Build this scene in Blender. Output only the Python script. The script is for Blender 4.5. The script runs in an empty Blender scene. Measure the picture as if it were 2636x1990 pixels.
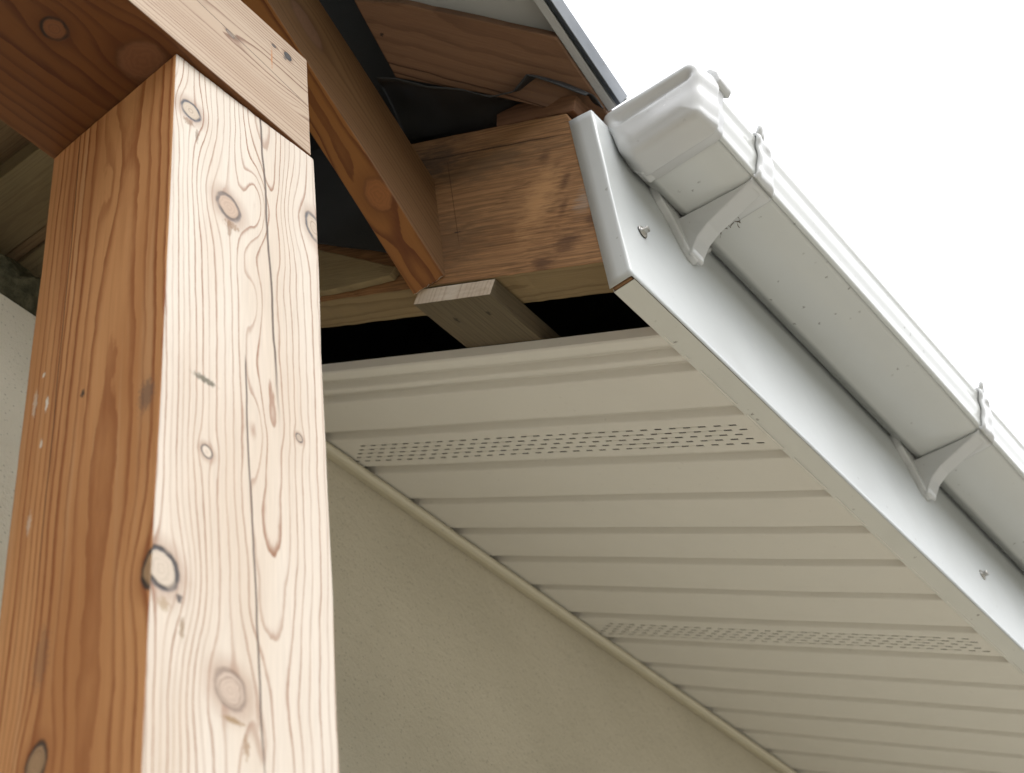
import bpy, bmesh, math, random
from mathutils import Vector, Matrix, noise
R = math.radians
random.seed(7)
S = bpy.context.scene
COL = S.collection
ZC = 1.62                                   # eye height; heights below are given from the eye

# ------------------------------------------------------------------ camera
cam = bpy.data.cameras.new("camera")
co = bpy.data.objects.new("camera", cam)
COL.objects.link(co)
cam.sensor_width = 36.0
cam.lens = 59.06
cam.clip_start = 0.02
cam.clip_end = 500
m = ((0.79054277, -0.47521208, -0.38628437), (0.60297684, 0.49372965, 0.62661787), (-0.10705634, -0.72828876, 0.67685628))
co.matrix_world = Matrix(((m[0][0], -m[0][1], -m[0][2], 0), (m[1][0], -m[1][1], -m[1][2], 0), (m[2][0], -m[2][1], -m[2][2], ZC), (0, 0, 0, 1)))
cam.dof.use_dof = True
cam.dof.focus_distance = 1.52
cam.dof.aperture_fstop = 10.0
S.camera = co
S.render.resolution_x = 1024
S.render.resolution_y = 773

# ------------------------------------------------------------------ light (overcast day, brightest over the open side)
SUN_EL, SUN_AZ = 60.0, 78.0                 # azimuth clockwise from +Y (along the eave) towards +X (outwards)
w = bpy.data.worlds.new("World")
S.world = w
w.use_nodes = True
wn, wl = w.node_tree.nodes, w.node_tree.links
bg = wn["Background"]
sky = wn.new("ShaderNodeTexSky")
sky.sky_type = 'NISHITA'
sky.sun_disc = False
sky.sun_elevation = R(SUN_EL)
sky.sun_rotation = R(SUN_AZ)
sky.air_density = 1.0
sky.dust_density = 1.5
hs = wn.new("ShaderNodeHueSaturation")      # cloud cover: nearly colourless sky
hs.inputs['Saturation'].default_value = 0.22
wl.new(sky.outputs[0], hs.inputs['Color'])
gm = wn.new("ShaderNodeGamma")               # even out the glow round the hidden sun
gm.inputs['Gamma'].default_value = 0.55
wl.new(hs.outputs[0], gm.inputs['Color'])
mu = wn.new("ShaderNodeVectorMath")
mu.operation = 'SCALE'
mu.inputs['Scale'].default_value = 1.60
wl.new(gm.outputs[0], mu.inputs[0])
wl.new(mu.outputs[0], bg.inputs['Color'])
bg.inputs['Strength'].default_value = 0.15
sd = bpy.data.lights.new("sun", 'SUN')
sd.energy = 0.5
sd.angle = R(50)
sd.color = (1.0, 0.97, 0.93)
so = bpy.data.objects.new("sun", sd)
COL.objects.link(so)
sdir = Vector((math.sin(R(SUN_AZ)) * math.cos(R(SUN_EL)), math.cos(R(SUN_AZ)) * math.cos(R(SUN_EL)), math.sin(R(SUN_EL))))
so.rotation_euler = sdir.to_track_quat('Z', 'Y').to_euler()
so.location = sdir * 20
S.view_settings.view_transform = 'Standard'
S.view_settings.look = 'None'
S.view_settings.gamma = 1.0
S.view_settings.exposure = 2.22
S.render.engine = 'CYCLES'
S.cycles.max_bounces = 10
S.cycles.diffuse_bounces = 8


# ------------------------------------------------------------------ node helpers
class G:
    def __init__(s, name):
        s.mat = bpy.data.materials.new(name)
        s.mat.use_nodes = True
        s.t = s.mat.node_tree
        s.bsdf = s.t.nodes['Principled BSDF']

    def put(s, sock, v):
        if isinstance(v, bpy.types.NodeSocket):
            s.t.links.new(v, sock)
        elif isinstance(v, (tuple, list)):
            sock.default_value = tuple(v) + (1.0,) if len(v) == 3 and len(sock.default_value) == 4 else tuple(v)
        else:
            sock.default_value = v

    def m(s, op, a, b=None, c=None):
        n = s.t.nodes.new('ShaderNodeMath')
        n.operation = op
        s.put(n.inputs[0], a)
        if b is not None: s.put(n.inputs[1], b)
        if c is not None: s.put(n.inputs[2], c)
        return n.outputs[0]

    def add(s, a, b): return s.m('ADD', a, b)
    def sub(s, a, b): return s.m('SUBTRACT', a, b)
    def mul(s, a, b): return s.m('MULTIPLY', a, b)
    def mad(s, a, b, c): return s.m('MULTIPLY_ADD', a, b, c)

    def step(s, x, lo, hi, a=0.0, b=1.0):
        n = s.t.nodes.new('ShaderNodeMapRange')
        n.interpolation_type = 'SMOOTHSTEP'
        s.put(n.inputs['Value'], x)
        n.inputs['From Min'].default_value = lo
        n.inputs['From Max'].default_value = hi
        n.inputs['To Min'].default_value = a
        n.inputs['To Max'].default_value = b
        return n.outputs[0]

    def vec(s, x, y, z=0.0):
        n = s.t.nodes.new('ShaderNodeCombineXYZ')
        s.put(n.inputs[0], x); s.put(n.inputs[1], y); s.put(n.inputs[2], z)
        return n.outputs[0]

    def noise(s, vec, scale=1.0, detail=2.0, rough=0.5):
        n = s.t.nodes.new('ShaderNodeTexNoise')
        s.put(n.inputs['Vector'], vec)
        n.inputs['Scale'].default_value = scale
        n.inputs['Detail'].default_value = detail
        n.inputs['Roughness'].default_value = rough
        return n.outputs['Fac']

    def white(s, val):
        n = s.t.nodes.new('ShaderNodeTexWhiteNoise')
        n.noise_dimensions = '1D'
        s.put(n.inputs['W'], val)
        return n.outputs['Value']

    def voro(s, vec, scale):
        n = s.t.nodes.new('ShaderNodeTexVoronoi')
        s.put(n.inputs['Vector'], vec)
        n.inputs['Scale'].default_value = scale
        return n.outputs['Distance'], n.outputs['Color']

    def mix(s, f, a, b, mode='MIX'):
        n = s.t.nodes.new('ShaderNodeMix')
        n.data_type = 'RGBA'
        n.blend_type = mode
        s.put(n.inputs[0], f); s.put(n.inputs[6], a); s.put(n.inputs[7], b)
        return n.outputs[2]

    def uv(s):
        n = s.t.nodes.new('ShaderNodeTexCoord')
        p = s.t.nodes.new('ShaderNodeSeparateXYZ')
        s.t.links.new(n.outputs['UV'], p.inputs[0])
        return p.outputs[0], p.outputs[1]

    def obj(s):
        return s.t.nodes.new('ShaderNodeTexCoord').outputs['Object']

    def bump(s, h, strength=0.3, dist=0.001):
        n = s.t.nodes.new('ShaderNodeBump')
        n.inputs['Strength'].default_value = strength
        n.inputs['Distance'].default_value = dist
        s.put(n.inputs['Height'], h)
        s.t.links.new(n.outputs[0], s.bsdf.inputs['Normal'])

    def done(s, col, rough=0.6, spec=0.4):
        s.put(s.bsdf.inputs['Base Color'], col)
        s.put(s.bsdf.inputs['Roughness'], rough)
        s.bsdf.inputs['Specular IOR Level'].default_value = spec
        return s.mat


def wood(name, early, late, ring=.006, u0=.0, d0=.03, taper=0.0, wob=.012, seed=0.0, warp=.012, contrast=.9,
         knots=(), bumps=(), cracks=(), spots=(), patches=(), rough=.55, saw=0.0, fiber=.10, mot=1.0, linew=.40, streak=0.0):
    """Softwood cut along the grain. u = across, v = along (metres, from UV).
    knots (u, v, ru, rv, rot, rim_strength, body, rim_colour); bumps (u, v, su, sv, amp): rings swelling into closed loops;
    cracks (u0, v0, u1, v1, w, wobble); spots (u, v, ru, rv, colour, strength); patches like spots but soft tint."""
    g = G(name)
    u, v = g.uv()
    n1 = g.sub(g.noise(g.vec(g.mad(u, 5.0, seed), g.mul(v, 1.6), seed), 1.0, 2.0), .5)
    n2 = g.sub(g.noise(g.vec(g.mad(u, 28.0, seed), g.mul(v, 9.0), seed + 3), 1.0, 2.0), .5)
    uu = g.mad(n1, warp * 2, u)
    uu = g.mad(n2, warp * .28, uu)
    kn = []
    for k in knots:
        ku, kv, ru, rv, rot, rim, body = k[:7]
        rimcol = k[7] if len(k) > 7 else (.035, .026, .024)
        dx, dy = g.sub(u, ku), g.sub(v, kv)
        c, s_ = math.cos(rot), math.sin(rot)
        px = g.add(g.mul(dx, c), g.mul(dy, s_))
        py = g.sub(g.mul(dy, c), g.mul(dx, s_))
        qx, qy = g.m('DIVIDE', px, ru), g.m('DIVIDE', py, rv)
        q2 = g.add(g.mul(qx, qx), g.mul(qy, qy))
        rr = max(ru, rv)
        ex, ey = g.m('DIVIDE', dx, rr * 1.75), g.m('DIVIDE', dy, rr * 2.9)
        e = g.m('EXPONENT', g.mul(g.add(g.mul(ex, ex), g.mul(ey, ey)), -1.0))
        uu = g.sub(uu, g.mul(g.mul(dx, e), .90))
        nz = g.sub(g.noise(g.vec(g.mul(u, 120.0), g.mul(v, 120.0), seed + ku * 50), 1.0, 2.0), .5)
        q = g.mad(nz, .30, g.m('SQRT', q2))
        kn.append((q, e, rim, body, rimcol, nz))
    dep = g.mad(v, taper, d0)
    dep = g.mad(g.sub(g.noise(g.vec(g.mad(u, 3.0, seed + 9), g.mul(v, 4.0), seed), 1.0, 3.0, .55), .5), wob * 2, dep)
    for bu, bv, su, sv, amp in bumps:
        ex, ey = g.m('DIVIDE', g.sub(u, bu), su), g.m('DIVIDE', g.sub(v, bv), sv)
        dep = g.mad(g.m('EXPONENT', g.mul(g.add(g.mul(ex, ex), g.mul(ey, ey)), -1.0)), amp, dep)
    du = g.sub(uu, u0)
    r = g.m('SQRT', g.add(g.mul(du, du), g.mul(dep, dep)))
    ph = g.m('DIVIDE', r, ring)
    ph = g.mad(g.noise(g.vec(g.mul(r, 30.0 * .006 / ring), seed, 0.0), 1.0, 1.0), 2.6, ph)
    ph = g.mad(g.sub(g.noise(g.vec(g.mul(u, 190.0), g.mul(v, 42.0), seed + 5), 1.0, 4.0, .6), .5), .30, ph)
    t = g.m('FRACT', ph)
    rid = g.m('FLOOR', ph)
    strength = g.mad(g.white(g.add(rid, seed)), .62, .40)
    strength = g.mul(strength, g.step(g.noise(g.vec(g.mad(u, 45.0, seed), g.mul(v, 7.0), seed + 6), 1.0, 3.0, .6), .28, .62, .58, 1.0))
    rise = g.m('POWER', g.step(t, linew, .90), 1.5)
    line = g.mul(rise, g.step(t, .93, 1.0, 1.0, 0.0))
    fac = g.mul(g.mul(line, strength), contrast)
    mott = g.noise(g.vec(g.mad(u, 14.0, seed), g.mul(v, 2.4), seed + 1), 1.0, 3.0)
    e2 = tuple(c * k ** mot for c, k in zip(early, (.86, .80, .74)))
    base = g.mix(g.step(mott, .35, .75), early, e2)
    if streak:
        st_ = g.noise(g.vec(g.mad(u, 75.0, g.mul(n1, 4.0)), g.mul(v, 1.7), seed + 8), 1.0, 3.0, .6)
        base = g.mix(g.mul(g.step(st_, .50, .66), streak), base, tuple(e_ + (l_ - e_) * .55 for e_, l_ in zip(early, late)))
        base = g.mix(g.mul(g.step(st_, .46, .32), streak * .6), base, tuple(min(1, e_ * k_) for e_, k_ in zip(early, (1.02, 1.22, 1.5))))
    col = g.mix(fac, base, late)
    fib = g.noise(g.vec(g.mul(u, 1100.0), g.mul(v, 26.0), seed), 1.0, 2.0)
    fm = g.mad(g.sub(fib, .5), -2 * fiber, 1.0)
    col = g.mix(1.0, col, g.vec(fm, fm, fm), 'MULTIPLY')
    hgt = g.mad(fac, .5, g.mul(fib, .35))
    if saw:
        sn = g.noise(g.vec(g.mad(v, 22.0, g.mul(n2, 6.0)), g.mul(u, 520.0), seed + 2), 1.0, 3.0, .6)
        sf = g.mad(g.sub(sn, .5), -saw, 1.0)
        col = g.mix(1.0, col, g.vec(sf, sf, sf), 'MULTIPLY')
        hgt = g.mad(sn, 1.6, hgt)
    for pu, pv, ru, rv, pc, st in patches:
        qx, qy = g.m('DIVIDE', g.sub(u, pu), ru), g.m('DIVIDE', g.sub(v, pv), rv)
        q = g.m('SQRT', g.add(g.mul(qx, qx), g.mul(qy, qy)))
        nz = g.noise(g.vec(g.mul(u, 240.0), g.mul(v, 40.0), seed + pu), 1.0, 5.0, .65)
        col = g.mix(g.mul(g.step(g.mad(nz, 2.6, q), 1.35, 2.45, 1.0, 0.0), st), col, pc)
    for q, e, rim, body, rimcol, nz in kn:
        ins = g.step(q, .93, 1.06, 1.0, 0.0)
        rg = g.mad(g.m('SINE', g.mad(q, 24.0, g.mul(nz, 9.0))), .06, .92)
        kb = g.mix(1.0, body, g.vec(rg, rg, rg), 'MULTIPLY')
        halo = g.mul(g.step(q, 1.0, 2.3, .42, 0.0), min(1.0, .4 + rim))
        col = g.mix(halo, col, late)
        col = g.mix(ins, col, kb)
        band = g.mul(g.step(q, .76, .95), g.step(q, 1.02, 1.26, 1.0, 0.0))
        rimn = g.step(g.noise(g.vec(g.mul(u, 75.0), g.mul(v, 75.0), rim * 7), 1.0, 2.0), .25, .58, .5, 1.0)
        chk = g.mul(g.step(g.m('ABSOLUTE', g.mad(nz, .5, g.m('SINE', g.mad(q, 2.0, rim * 9)))), .05, .14, 1.0, 0.0), ins)
        col = g.mix(g.mul(chk, .35), col, (.10, .055, .03))
        col = g.mix(g.mul(g.mul(band, rim), rimn), col, rimcol)
        hgt = g.mad(band, -1.2 * rim, hgt)
    for cu0, cv0, cu1, cv1, cw, cwob in cracks:
        tt = g.m('DIVIDE', g.sub(v, cv0), (cv1 - cv0) or 1e-6)
        cu = g.mad(tt, cu1 - cu0, cu0)
        cu = g.mad(g.sub(g.noise(g.vec(g.mul(v, 16.0), cu0 * 90, seed), 1.0, 3.0), .5), cwob, cu)
        dist = g.m('ABSOLUTE', g.sub(u, cu))
        fade = g.mul(g.step(tt, -.01, .03), g.step(tt, .75, 1.0, 1.0, 0.0))
        mk = g.mul(g.step(dist, cw * .35, cw, 1.0, 0.0), fade)
        col = g.mix(g.mul(mk, .9), col, (.05, .022, .010))
        hgt = g.mad(mk, -5.0, hgt)
    for pu, pv, ru, rv, pc, st in spots:
        qx, qy = g.m('DIVIDE', g.sub(u, pu), ru), g.m('DIVIDE', g.sub(v, pv), rv)
        q = g.m('SQRT', g.add(g.mul(qx, qx), g.mul(qy, qy)))
        nz = g.noise(g.vec(g.mul(u, 620.0), g.mul(v, 300.0), pu * 77), 1.0, 4.0, .7)
        col = g.mix(g.mul(g.step(g.mad(nz, 2.2, q), 1.55, 2.05, 1.0, 0.0), st), col, pc)
    g.bump(hgt, .35, .0009)
    return g.done(col, rough, .35)


def metal_paint(name, base, rough=.35, dirt=.6, speck=1.0, wave=.0, seed=0.0, scale=1.0, dcol=(.10, .085, .06)):
    g = G(name)
    o = g.obj()
    mp = g.t.nodes.new('ShaderNodeMapping')
    mp.inputs['Location'].default_value = (seed, seed * .7, seed * .3)
    g.t.links.new(o, mp.inputs['Vector'])
    o = mp.outputs[0]
    big = g.noise(o, 9.0, 4.0, .6)
    col = g.mix(g.mul(g.step(big, .45, .8), .16 * dirt), base, tuple(c * .62 for c in base))
    d, vc = g.voro(o, 95.0 * scale)
    nz = g.noise(o, 420.0, 2.0, .6)
    area = g.step(g.noise(o, 14.0, 2.0), .46, .60)
    pick = g.t.nodes.new('ShaderNodeSeparateColor')
    g.t.links.new(vc, pick.inputs[0])
    sp = g.mul(g.step(g.mad(nz, .55, d), .36, .46, 1.0, 0.0), g.step(pick.outputs[0], .62, .68))
    sp = g.mul(g.mul(sp, area), .8 * speck)
    col = g.mix(sp, col, dcol)
    d2, vc2 = g.voro(o, 30.0 * scale)
    p2 = g.t.nodes.new('ShaderNodeSeparateColor')
    g.t.links.new(vc2, p2.inputs[0])
    sp2 = g.mul(g.step(g.mad(nz, .12, d2), .085, .125, 1.0, 0.0), g.step(p2.outputs[1], .70, .74))
    col = g.mix(g.mul(sp2, .75 * speck), col, tuple(c * .7 for c in dcol))
    fine = g.noise(o, 900.0, 1.0)
    if wave:
        g.bump(g.add(g.noise(o, 6.0, 2.0), g.mul(fine, .004)), .5, wave)
    rg = g.step(big, .3, .8, rough * .85, rough * 1.3)
    return g.done(col, rg, .5)


# ------------------------------------------------------------------ mesh helpers
def V(o, a, z): return Vector((o, a, z + ZC))


def link(name, bm, mats, parent=None, smooth=False, recalc=True):
    if recalc: bmesh.ops.recalc_face_normals(bm, faces=bm.faces)
    me = bpy.data.meshes.new(name)
    bm.to_mesh(me)
    bm.free()
    for mt in (mats if isinstance(mats, (list, tuple)) else [mats]): me.materials.append(mt)
    if smooth:
        for p in me.polygons: p.use_smooth = True
    ob = bpy.data.objects.new(name, me)
    COL.objects.link(ob)
    if parent is not None:
        ob.parent = parent
    return ob


def tag(ob, label, cat=None, group=None, kind=None):
    if label: ob['label'] = label
    if cat: ob['category'] = cat
    if group: ob['group'] = group
    if kind: ob['kind'] = kind
    return ob


def empty(name, loc):
    e = bpy.data.objects.new(name, None)
    e.location = loc
    e.empty_display_size = .05
    COL.objects.link(e)
    return e


def adopt(parent, *obs):
    for ob in obs:
        ob.parent = parent
        ob.matrix_parent_inverse = Matrix.Translation(parent.location).inverted()


def solid(outer, n, depth, bm=None):
    """closed prism: polygon 'outer' (list of Vectors) extruded by n*depth"""
    bm = bm or bmesh.new()
    a = [bm.verts.new(p) for p in outer]
    b = [bm.verts.new(p + n * depth) for p in outer]
    bm.faces.new(a)
    bm.faces.new(list(reversed(b)))
    k = len(a)
    for i in range(k): bm.faces.new((a[i], b[i], b[(i + 1) % k], a[(i + 1) % k]))
    return bm


def soften(bm, w=.001, seg=2, ang=25):
    bmesh.ops.recalc_face_normals(bm, faces=bm.faces)
    es = [e for e in bm.edges if len(e.link_faces) == 2 and e.calc_face_angle(0) > R(ang)]
    bmesh.ops.bevel(bm, geom=es, offset=w, segments=seg, profile=.5, affect='EDGES', clamp_overlap=True)
    return bm


def uv_axes(bm, org, ex, ey, ez, long_, slots):
    """UVs in metres per face in the timber's own axes. slots: {(axis, sign): (slot, (u offset, v offset))}"""
    uvl = bm.loops.layers.uv.verify()
    ax = {'x': ex, 'y': ey, 'z': ez}
    for f in bm.faces:
        n = f.normal
        best = max('xyz', key=lambda c: abs(n.dot(ax[c])))
        sg = 1 if n.dot(ax[best]) > 0 else -1
        slot, off = slots.get((best, sg), slots.get('*', (0, (0, 0))))
        f.material_index = slot
        others = [c for c in 'xyz' if c != best]
        if long_ in others:
            vv = long_
            uu_ = [c for c in others if c != long_][0]
        else:
            uu_, vv = others
        for lp in f.loops:
            p = lp.vert.co - org
            lp[uvl].uv = (p.dot(ax[uu_]) + off[0], p.dot(ax[vv]) + off[1])


def timber(name, org, ex, ey, ez, size, long_, mats, slots, parent=None, bev=.0015, jit=.0006, seg=14, rag=0.0, ragn=16, seed=1.0):
    """sawn timber: box from org along ex, ey, ez (unit vectors) with the given size, slightly uneven, edges eased"""
    bm = bmesh.new()
    L = 'xyz'.index(long_)
    n = [1, 1, 1]
    n[L] = seg
    a, b = [i for i in range(3) if i != L]
    if rag:
        n[a] = n[b] = ragn
    ax = (ex, ey, ez)

    def pos(i, j, k):
        f = [0, 0, 0]
        f[L], f[a], f[b] = i / n[L], j / n[a], k / n[b]
        p = org + ex * size[0] * f[0] + ey * size[1] * f[1] + ez * size[2] * f[2]
        q = p * 9.0 + Vector((seed, seed * 2, 0))
        p = p + ax[a] * noise.noise(q) * jit + ax[b] * noise.noise(q + Vector((5, 5, 5))) * jit
        if rag and i in (0, n[L]):
            p = p + ax[L] * rag * (noise.noise(p * 260.0) + .6 * noise.noise(p * 90.0))
        return p
    grid = {}

    def vert(i, j, k):
        key = (i, j, k)
        if key not in grid: grid[key] = bm.verts.new(pos(i, j, k))
        return grid[key]
    for i in range(n[L]):
        for j in range(n[a]):
            for k in (0, n[b]):
                bm.faces.new((vert(i, j, k), vert(i + 1, j, k), vert(i + 1, j + 1, k), vert(i, j + 1, k)))
        for k in range(n[b]):
            for j in (0, n[a]):
                bm.faces.new((vert(i, j, k), vert(i + 1, j, k), vert(i + 1, j, k + 1), vert(i, j, k + 1)))
    for i in (0, n[L]):
        for j in range(n[a]):
            for k in range(n[b]):
                bm.faces.new((vert(i, j, k), vert(i, j + 1, k), vert(i, j + 1, k + 1), vert(i, j, k + 1)))
    bmesh.ops.recalc_face_normals(bm, faces=bm.faces)
    if bev: soften(bm, bev, 2, 50)
    bm.normal_update()
    uv_axes(bm, org, ex, ey, ez, long_, slots)
    return link(name, bm, mats, parent, recalc=False)


def flat_uv(ob, org, eu, ev):
    me = ob.data
    uvl = me.uv_layers.new(name="uv") if not me.uv_layers else me.uv_layers[0]
    for lp in me.loops:
        p = me.vertices[lp.vertex_index].co - org
        uvl.data[lp.index].uv = (p.dot(eu), p.dot(ev))


X, Y, Z = Vector((1, 0, 0)), Vector((0, 1, 0)), Vector((0, 0, 1))
TH = 0.50976                                # pitch of the main roof and its soffit
SN = Vector((math.sin(TH), 0, math.cos(TH)))
SD = Vector((math.cos(TH), 0, -math.sin(TH)))   # down the slope, outwards
PB = R(31.2)                                # pitch of the porch roof
PN = Vector((0, math.sin(PB), math.cos(PB)))
PD = Vector((0, math.cos(PB), -math.sin(PB)))
DQ = 1.6960
A0 = .9559                                  # near end of the finished eave


def slope(o, a, d):                          # point on a plane parallel to the main roof slope
    return V(o, a, (d - SN.x * o) / SN.z)


def porch(o, a, d=DQ):                       # point on a plane parallel to the porch roof
    return V(o, a, (d - PN.y * a) / PN.z)


# ------------------------------------------------------------------ ground
g = G("pale_gravel")
o = g.obj()
c = g.mix(g.noise(o, 3.0, 5.0), (.29, .275, .235), (.225, .212, .18))
g.bump(g.noise(o, 60.0, 3.0), .4, .01)
bm = bmesh.new()
bmesh.ops.create_grid(bm, x_segments=8, y_segments=8, size=150)
tag(link("ground", bm, g.done(c, .9)), None, None, None, 'structure')

# added out of view to cut light: a dark tree belt and a dark porch floor
g = G("blocker_green")
o = g.obj()
c = g.mix(g.noise(o, .8, 5.0), (.030, .042, .018), (.055, .068, .032))
RING_DARK = g.done(c, .9, .1)
bm = bmesh.new()
prev = None
for i in range(181):
    an = 2 * math.pi * i / 180
    cur = []
    for j in range(9):
        rr = 22 + 2.2 * noise.noise(Vector((math.cos(an) * 9, math.sin(an) * 9, j * .8))) + (1.5 if j == 8 else 0) * 1.0
        hh = (8.2 + 5.0 * max(0.0, -math.sin(an)) + 2.4 * noise.noise(Vector((math.cos(an) * 7, math.sin(an) * 7, 5)))) * j / 8  # taller behind the camera to cut more of the light from there
        cur.append(bm.verts.new((math.cos(an) * rr, math.sin(an) * rr, hh)))
    if prev:
        for j in range(8): bm.faces.new((prev[j], cur[j], cur[j + 1], prev[j + 1]))
    prev = cur
tag(link("blocker_trees", bm, RING_DARK), "dark tree belt added out of view to cut low sky light", None, None, 'stuff')
g = G("dark_floor_tone")
o = g.obj()
c = g.mix(g.noise(o, 5.0, 4.0), (.075, .060, .042), (.05, .038, .026))
bm = bmesh.new()
for v_ in [(-5, -4, .03), (-.2, -4, .03), (-.2, 1.2, .03), (-5, 1.2, .03)]: bm.verts.new(v_)
bm.faces.new(bm.verts)
tag(link("added_dark_floor", bm, g.done(c, .7)), None, None, None, 'structure')

# ------------------------------------------------------------------ shared materials
WHITE = metal_paint("white_coated_steel", (.53, .55, .55), .34, .5, .45, .0022, 3.0)
PVC = metal_paint("white_plastic", (.58, .59, .57), .14, .6, .8, 0, 11.0)
PVC_IN = metal_paint("white_moulded_plastic", (.58, .585, .58), .22, .7, .5, 0, 23.0)
TRIM = metal_paint("cream_trim", (.60, .56, .44), .4, .6, .3, 0, 5.0)
SOFF = metal_paint("beige_soffit_steel", (.73, .715, .675), .42, .35, .12, .0012, 8.0)
FTRIM = metal_paint("grey_white_folded_steel", (.56, .56, .52), .4, .9, 1.0, .0012, 2.0)
SHEET = metal_paint("grey_roof_sheet", (.36, .37, .36), .5, .8, .3, .002, 1.0)
EDGE = metal_paint("grey_edge_trim", (.36, .37, .37), .45, .5, .3, 0, 6.0)
DRIP = metal_paint("light_drip_edge", (.15, .165, .185), .75, .8, .8, 0, 7.0)
GAP = metal_paint("gap_shade_blue", (.07, .085, .11), .5, .5, .2, 0, 9.0)  # shade of the recess between the trims, put into the colour

g = G("galvanised_steel")
g.bsdf.inputs['Metallic'].default_value = .9
STEEL = g.done(g.mix(g.noise(g.obj(), 300.0, 2.0), (.55, .54, .51), (.36, .34, .31)), .32)
g = G("black_rubber")
RUBBER = g.done((.05, .048, .045), .7)

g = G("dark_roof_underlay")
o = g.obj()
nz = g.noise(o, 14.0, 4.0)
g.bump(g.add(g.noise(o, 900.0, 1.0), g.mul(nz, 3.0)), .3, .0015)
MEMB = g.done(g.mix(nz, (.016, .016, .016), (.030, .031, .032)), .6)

g = G("rough_render")
o = g.obj()
f1 = g.noise(o, 190.0, 4.0, .65)
big = g.noise(o, 4.0, 4.0, .6)
d, vc = g.voro(o, 160.0)
c = g.mix(g.step(big, .3, .75), (.63, .585, .48), (.56, .52, .42))
c = g.mix(g.mul(g.step(g.mad(f1, .5, d), .30, .5, 1.0, 0.0), .5), c, (.24, .22, .165))
g.bump(g.mad(f1, 1.0, g.noise(o, 60.0, 3.0)), .6, .003)
RENDER = g.done(c, .92, .2)

g = G("mineral_wool")
o = g.obj()
f1 = g.noise(o, 60.0, 5.0, .7)
g.bump(f1, 1.0, .01)
WOOL = g.done(g.mix(g.step(f1, .35, .75), (.06, .058, .036), (.15, .14, .09)), .95, .1)

# timber colours
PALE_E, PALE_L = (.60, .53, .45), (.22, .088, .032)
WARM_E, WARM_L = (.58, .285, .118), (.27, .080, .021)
END = wood("pale_end_grain", (.62, .54, .45), (.40, .30, .22), ring=.0042, u0=.05, d0=.02, wob=.0, warp=.004, contrast=.7, seed=4.2, rough=.8, fiber=.05)

# ------------------------------------------------------------------ post
dark = (.035, .028, .026)
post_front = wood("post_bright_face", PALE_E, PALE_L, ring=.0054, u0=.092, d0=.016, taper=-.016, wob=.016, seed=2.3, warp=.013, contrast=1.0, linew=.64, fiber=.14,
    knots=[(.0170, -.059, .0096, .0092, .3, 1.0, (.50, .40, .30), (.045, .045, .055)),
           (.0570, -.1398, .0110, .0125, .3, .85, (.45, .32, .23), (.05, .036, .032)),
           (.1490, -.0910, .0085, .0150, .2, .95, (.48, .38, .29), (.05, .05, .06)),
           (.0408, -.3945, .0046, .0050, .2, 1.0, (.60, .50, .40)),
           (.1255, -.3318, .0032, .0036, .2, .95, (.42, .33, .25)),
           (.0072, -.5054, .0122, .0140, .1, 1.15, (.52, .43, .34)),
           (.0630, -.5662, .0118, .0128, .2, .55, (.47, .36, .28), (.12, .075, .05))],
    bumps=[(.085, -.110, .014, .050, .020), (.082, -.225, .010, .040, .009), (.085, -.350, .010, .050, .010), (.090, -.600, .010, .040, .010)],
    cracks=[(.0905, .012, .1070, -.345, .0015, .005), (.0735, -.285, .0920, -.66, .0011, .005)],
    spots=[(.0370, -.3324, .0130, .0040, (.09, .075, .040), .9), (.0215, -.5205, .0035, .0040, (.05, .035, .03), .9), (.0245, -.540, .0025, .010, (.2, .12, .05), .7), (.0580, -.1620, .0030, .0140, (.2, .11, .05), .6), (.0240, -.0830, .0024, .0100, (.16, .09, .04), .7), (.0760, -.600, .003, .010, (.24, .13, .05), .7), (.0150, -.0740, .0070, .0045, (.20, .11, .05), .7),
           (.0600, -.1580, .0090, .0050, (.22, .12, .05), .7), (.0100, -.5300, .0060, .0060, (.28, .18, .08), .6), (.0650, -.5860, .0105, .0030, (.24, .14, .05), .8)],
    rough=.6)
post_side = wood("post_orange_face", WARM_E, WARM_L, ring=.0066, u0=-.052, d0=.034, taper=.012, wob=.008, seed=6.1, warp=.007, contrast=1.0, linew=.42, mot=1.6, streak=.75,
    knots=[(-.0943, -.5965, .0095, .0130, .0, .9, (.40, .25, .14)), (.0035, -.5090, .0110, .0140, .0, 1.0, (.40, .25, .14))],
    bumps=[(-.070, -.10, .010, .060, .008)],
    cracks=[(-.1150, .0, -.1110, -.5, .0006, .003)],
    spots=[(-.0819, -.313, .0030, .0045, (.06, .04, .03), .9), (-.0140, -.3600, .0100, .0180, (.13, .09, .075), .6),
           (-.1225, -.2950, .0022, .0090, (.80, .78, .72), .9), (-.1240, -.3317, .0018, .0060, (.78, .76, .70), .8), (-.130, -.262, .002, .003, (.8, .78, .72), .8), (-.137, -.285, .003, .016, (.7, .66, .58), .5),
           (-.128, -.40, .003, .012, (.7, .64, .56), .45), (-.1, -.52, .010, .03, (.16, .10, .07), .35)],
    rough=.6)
P0 = V(-.5985, .5426, 1.1211)
yaw = R(3.0)
pl = Vector((-math.cos(yaw), math.sin(yaw), 0))    # along the orange face, inwards
pr = Vector((math.sin(yaw), math.cos(yaw), 0))     # along the bright face, away
H = 2.74
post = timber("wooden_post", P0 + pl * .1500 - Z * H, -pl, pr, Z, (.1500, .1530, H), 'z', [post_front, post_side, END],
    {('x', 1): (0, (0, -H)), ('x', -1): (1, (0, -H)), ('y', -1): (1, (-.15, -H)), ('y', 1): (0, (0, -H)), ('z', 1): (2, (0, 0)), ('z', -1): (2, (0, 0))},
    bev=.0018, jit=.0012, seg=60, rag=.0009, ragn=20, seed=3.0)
tag(post, "square wooden post with a pale knotty face and a shaded orange face, left foreground", "post")

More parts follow.
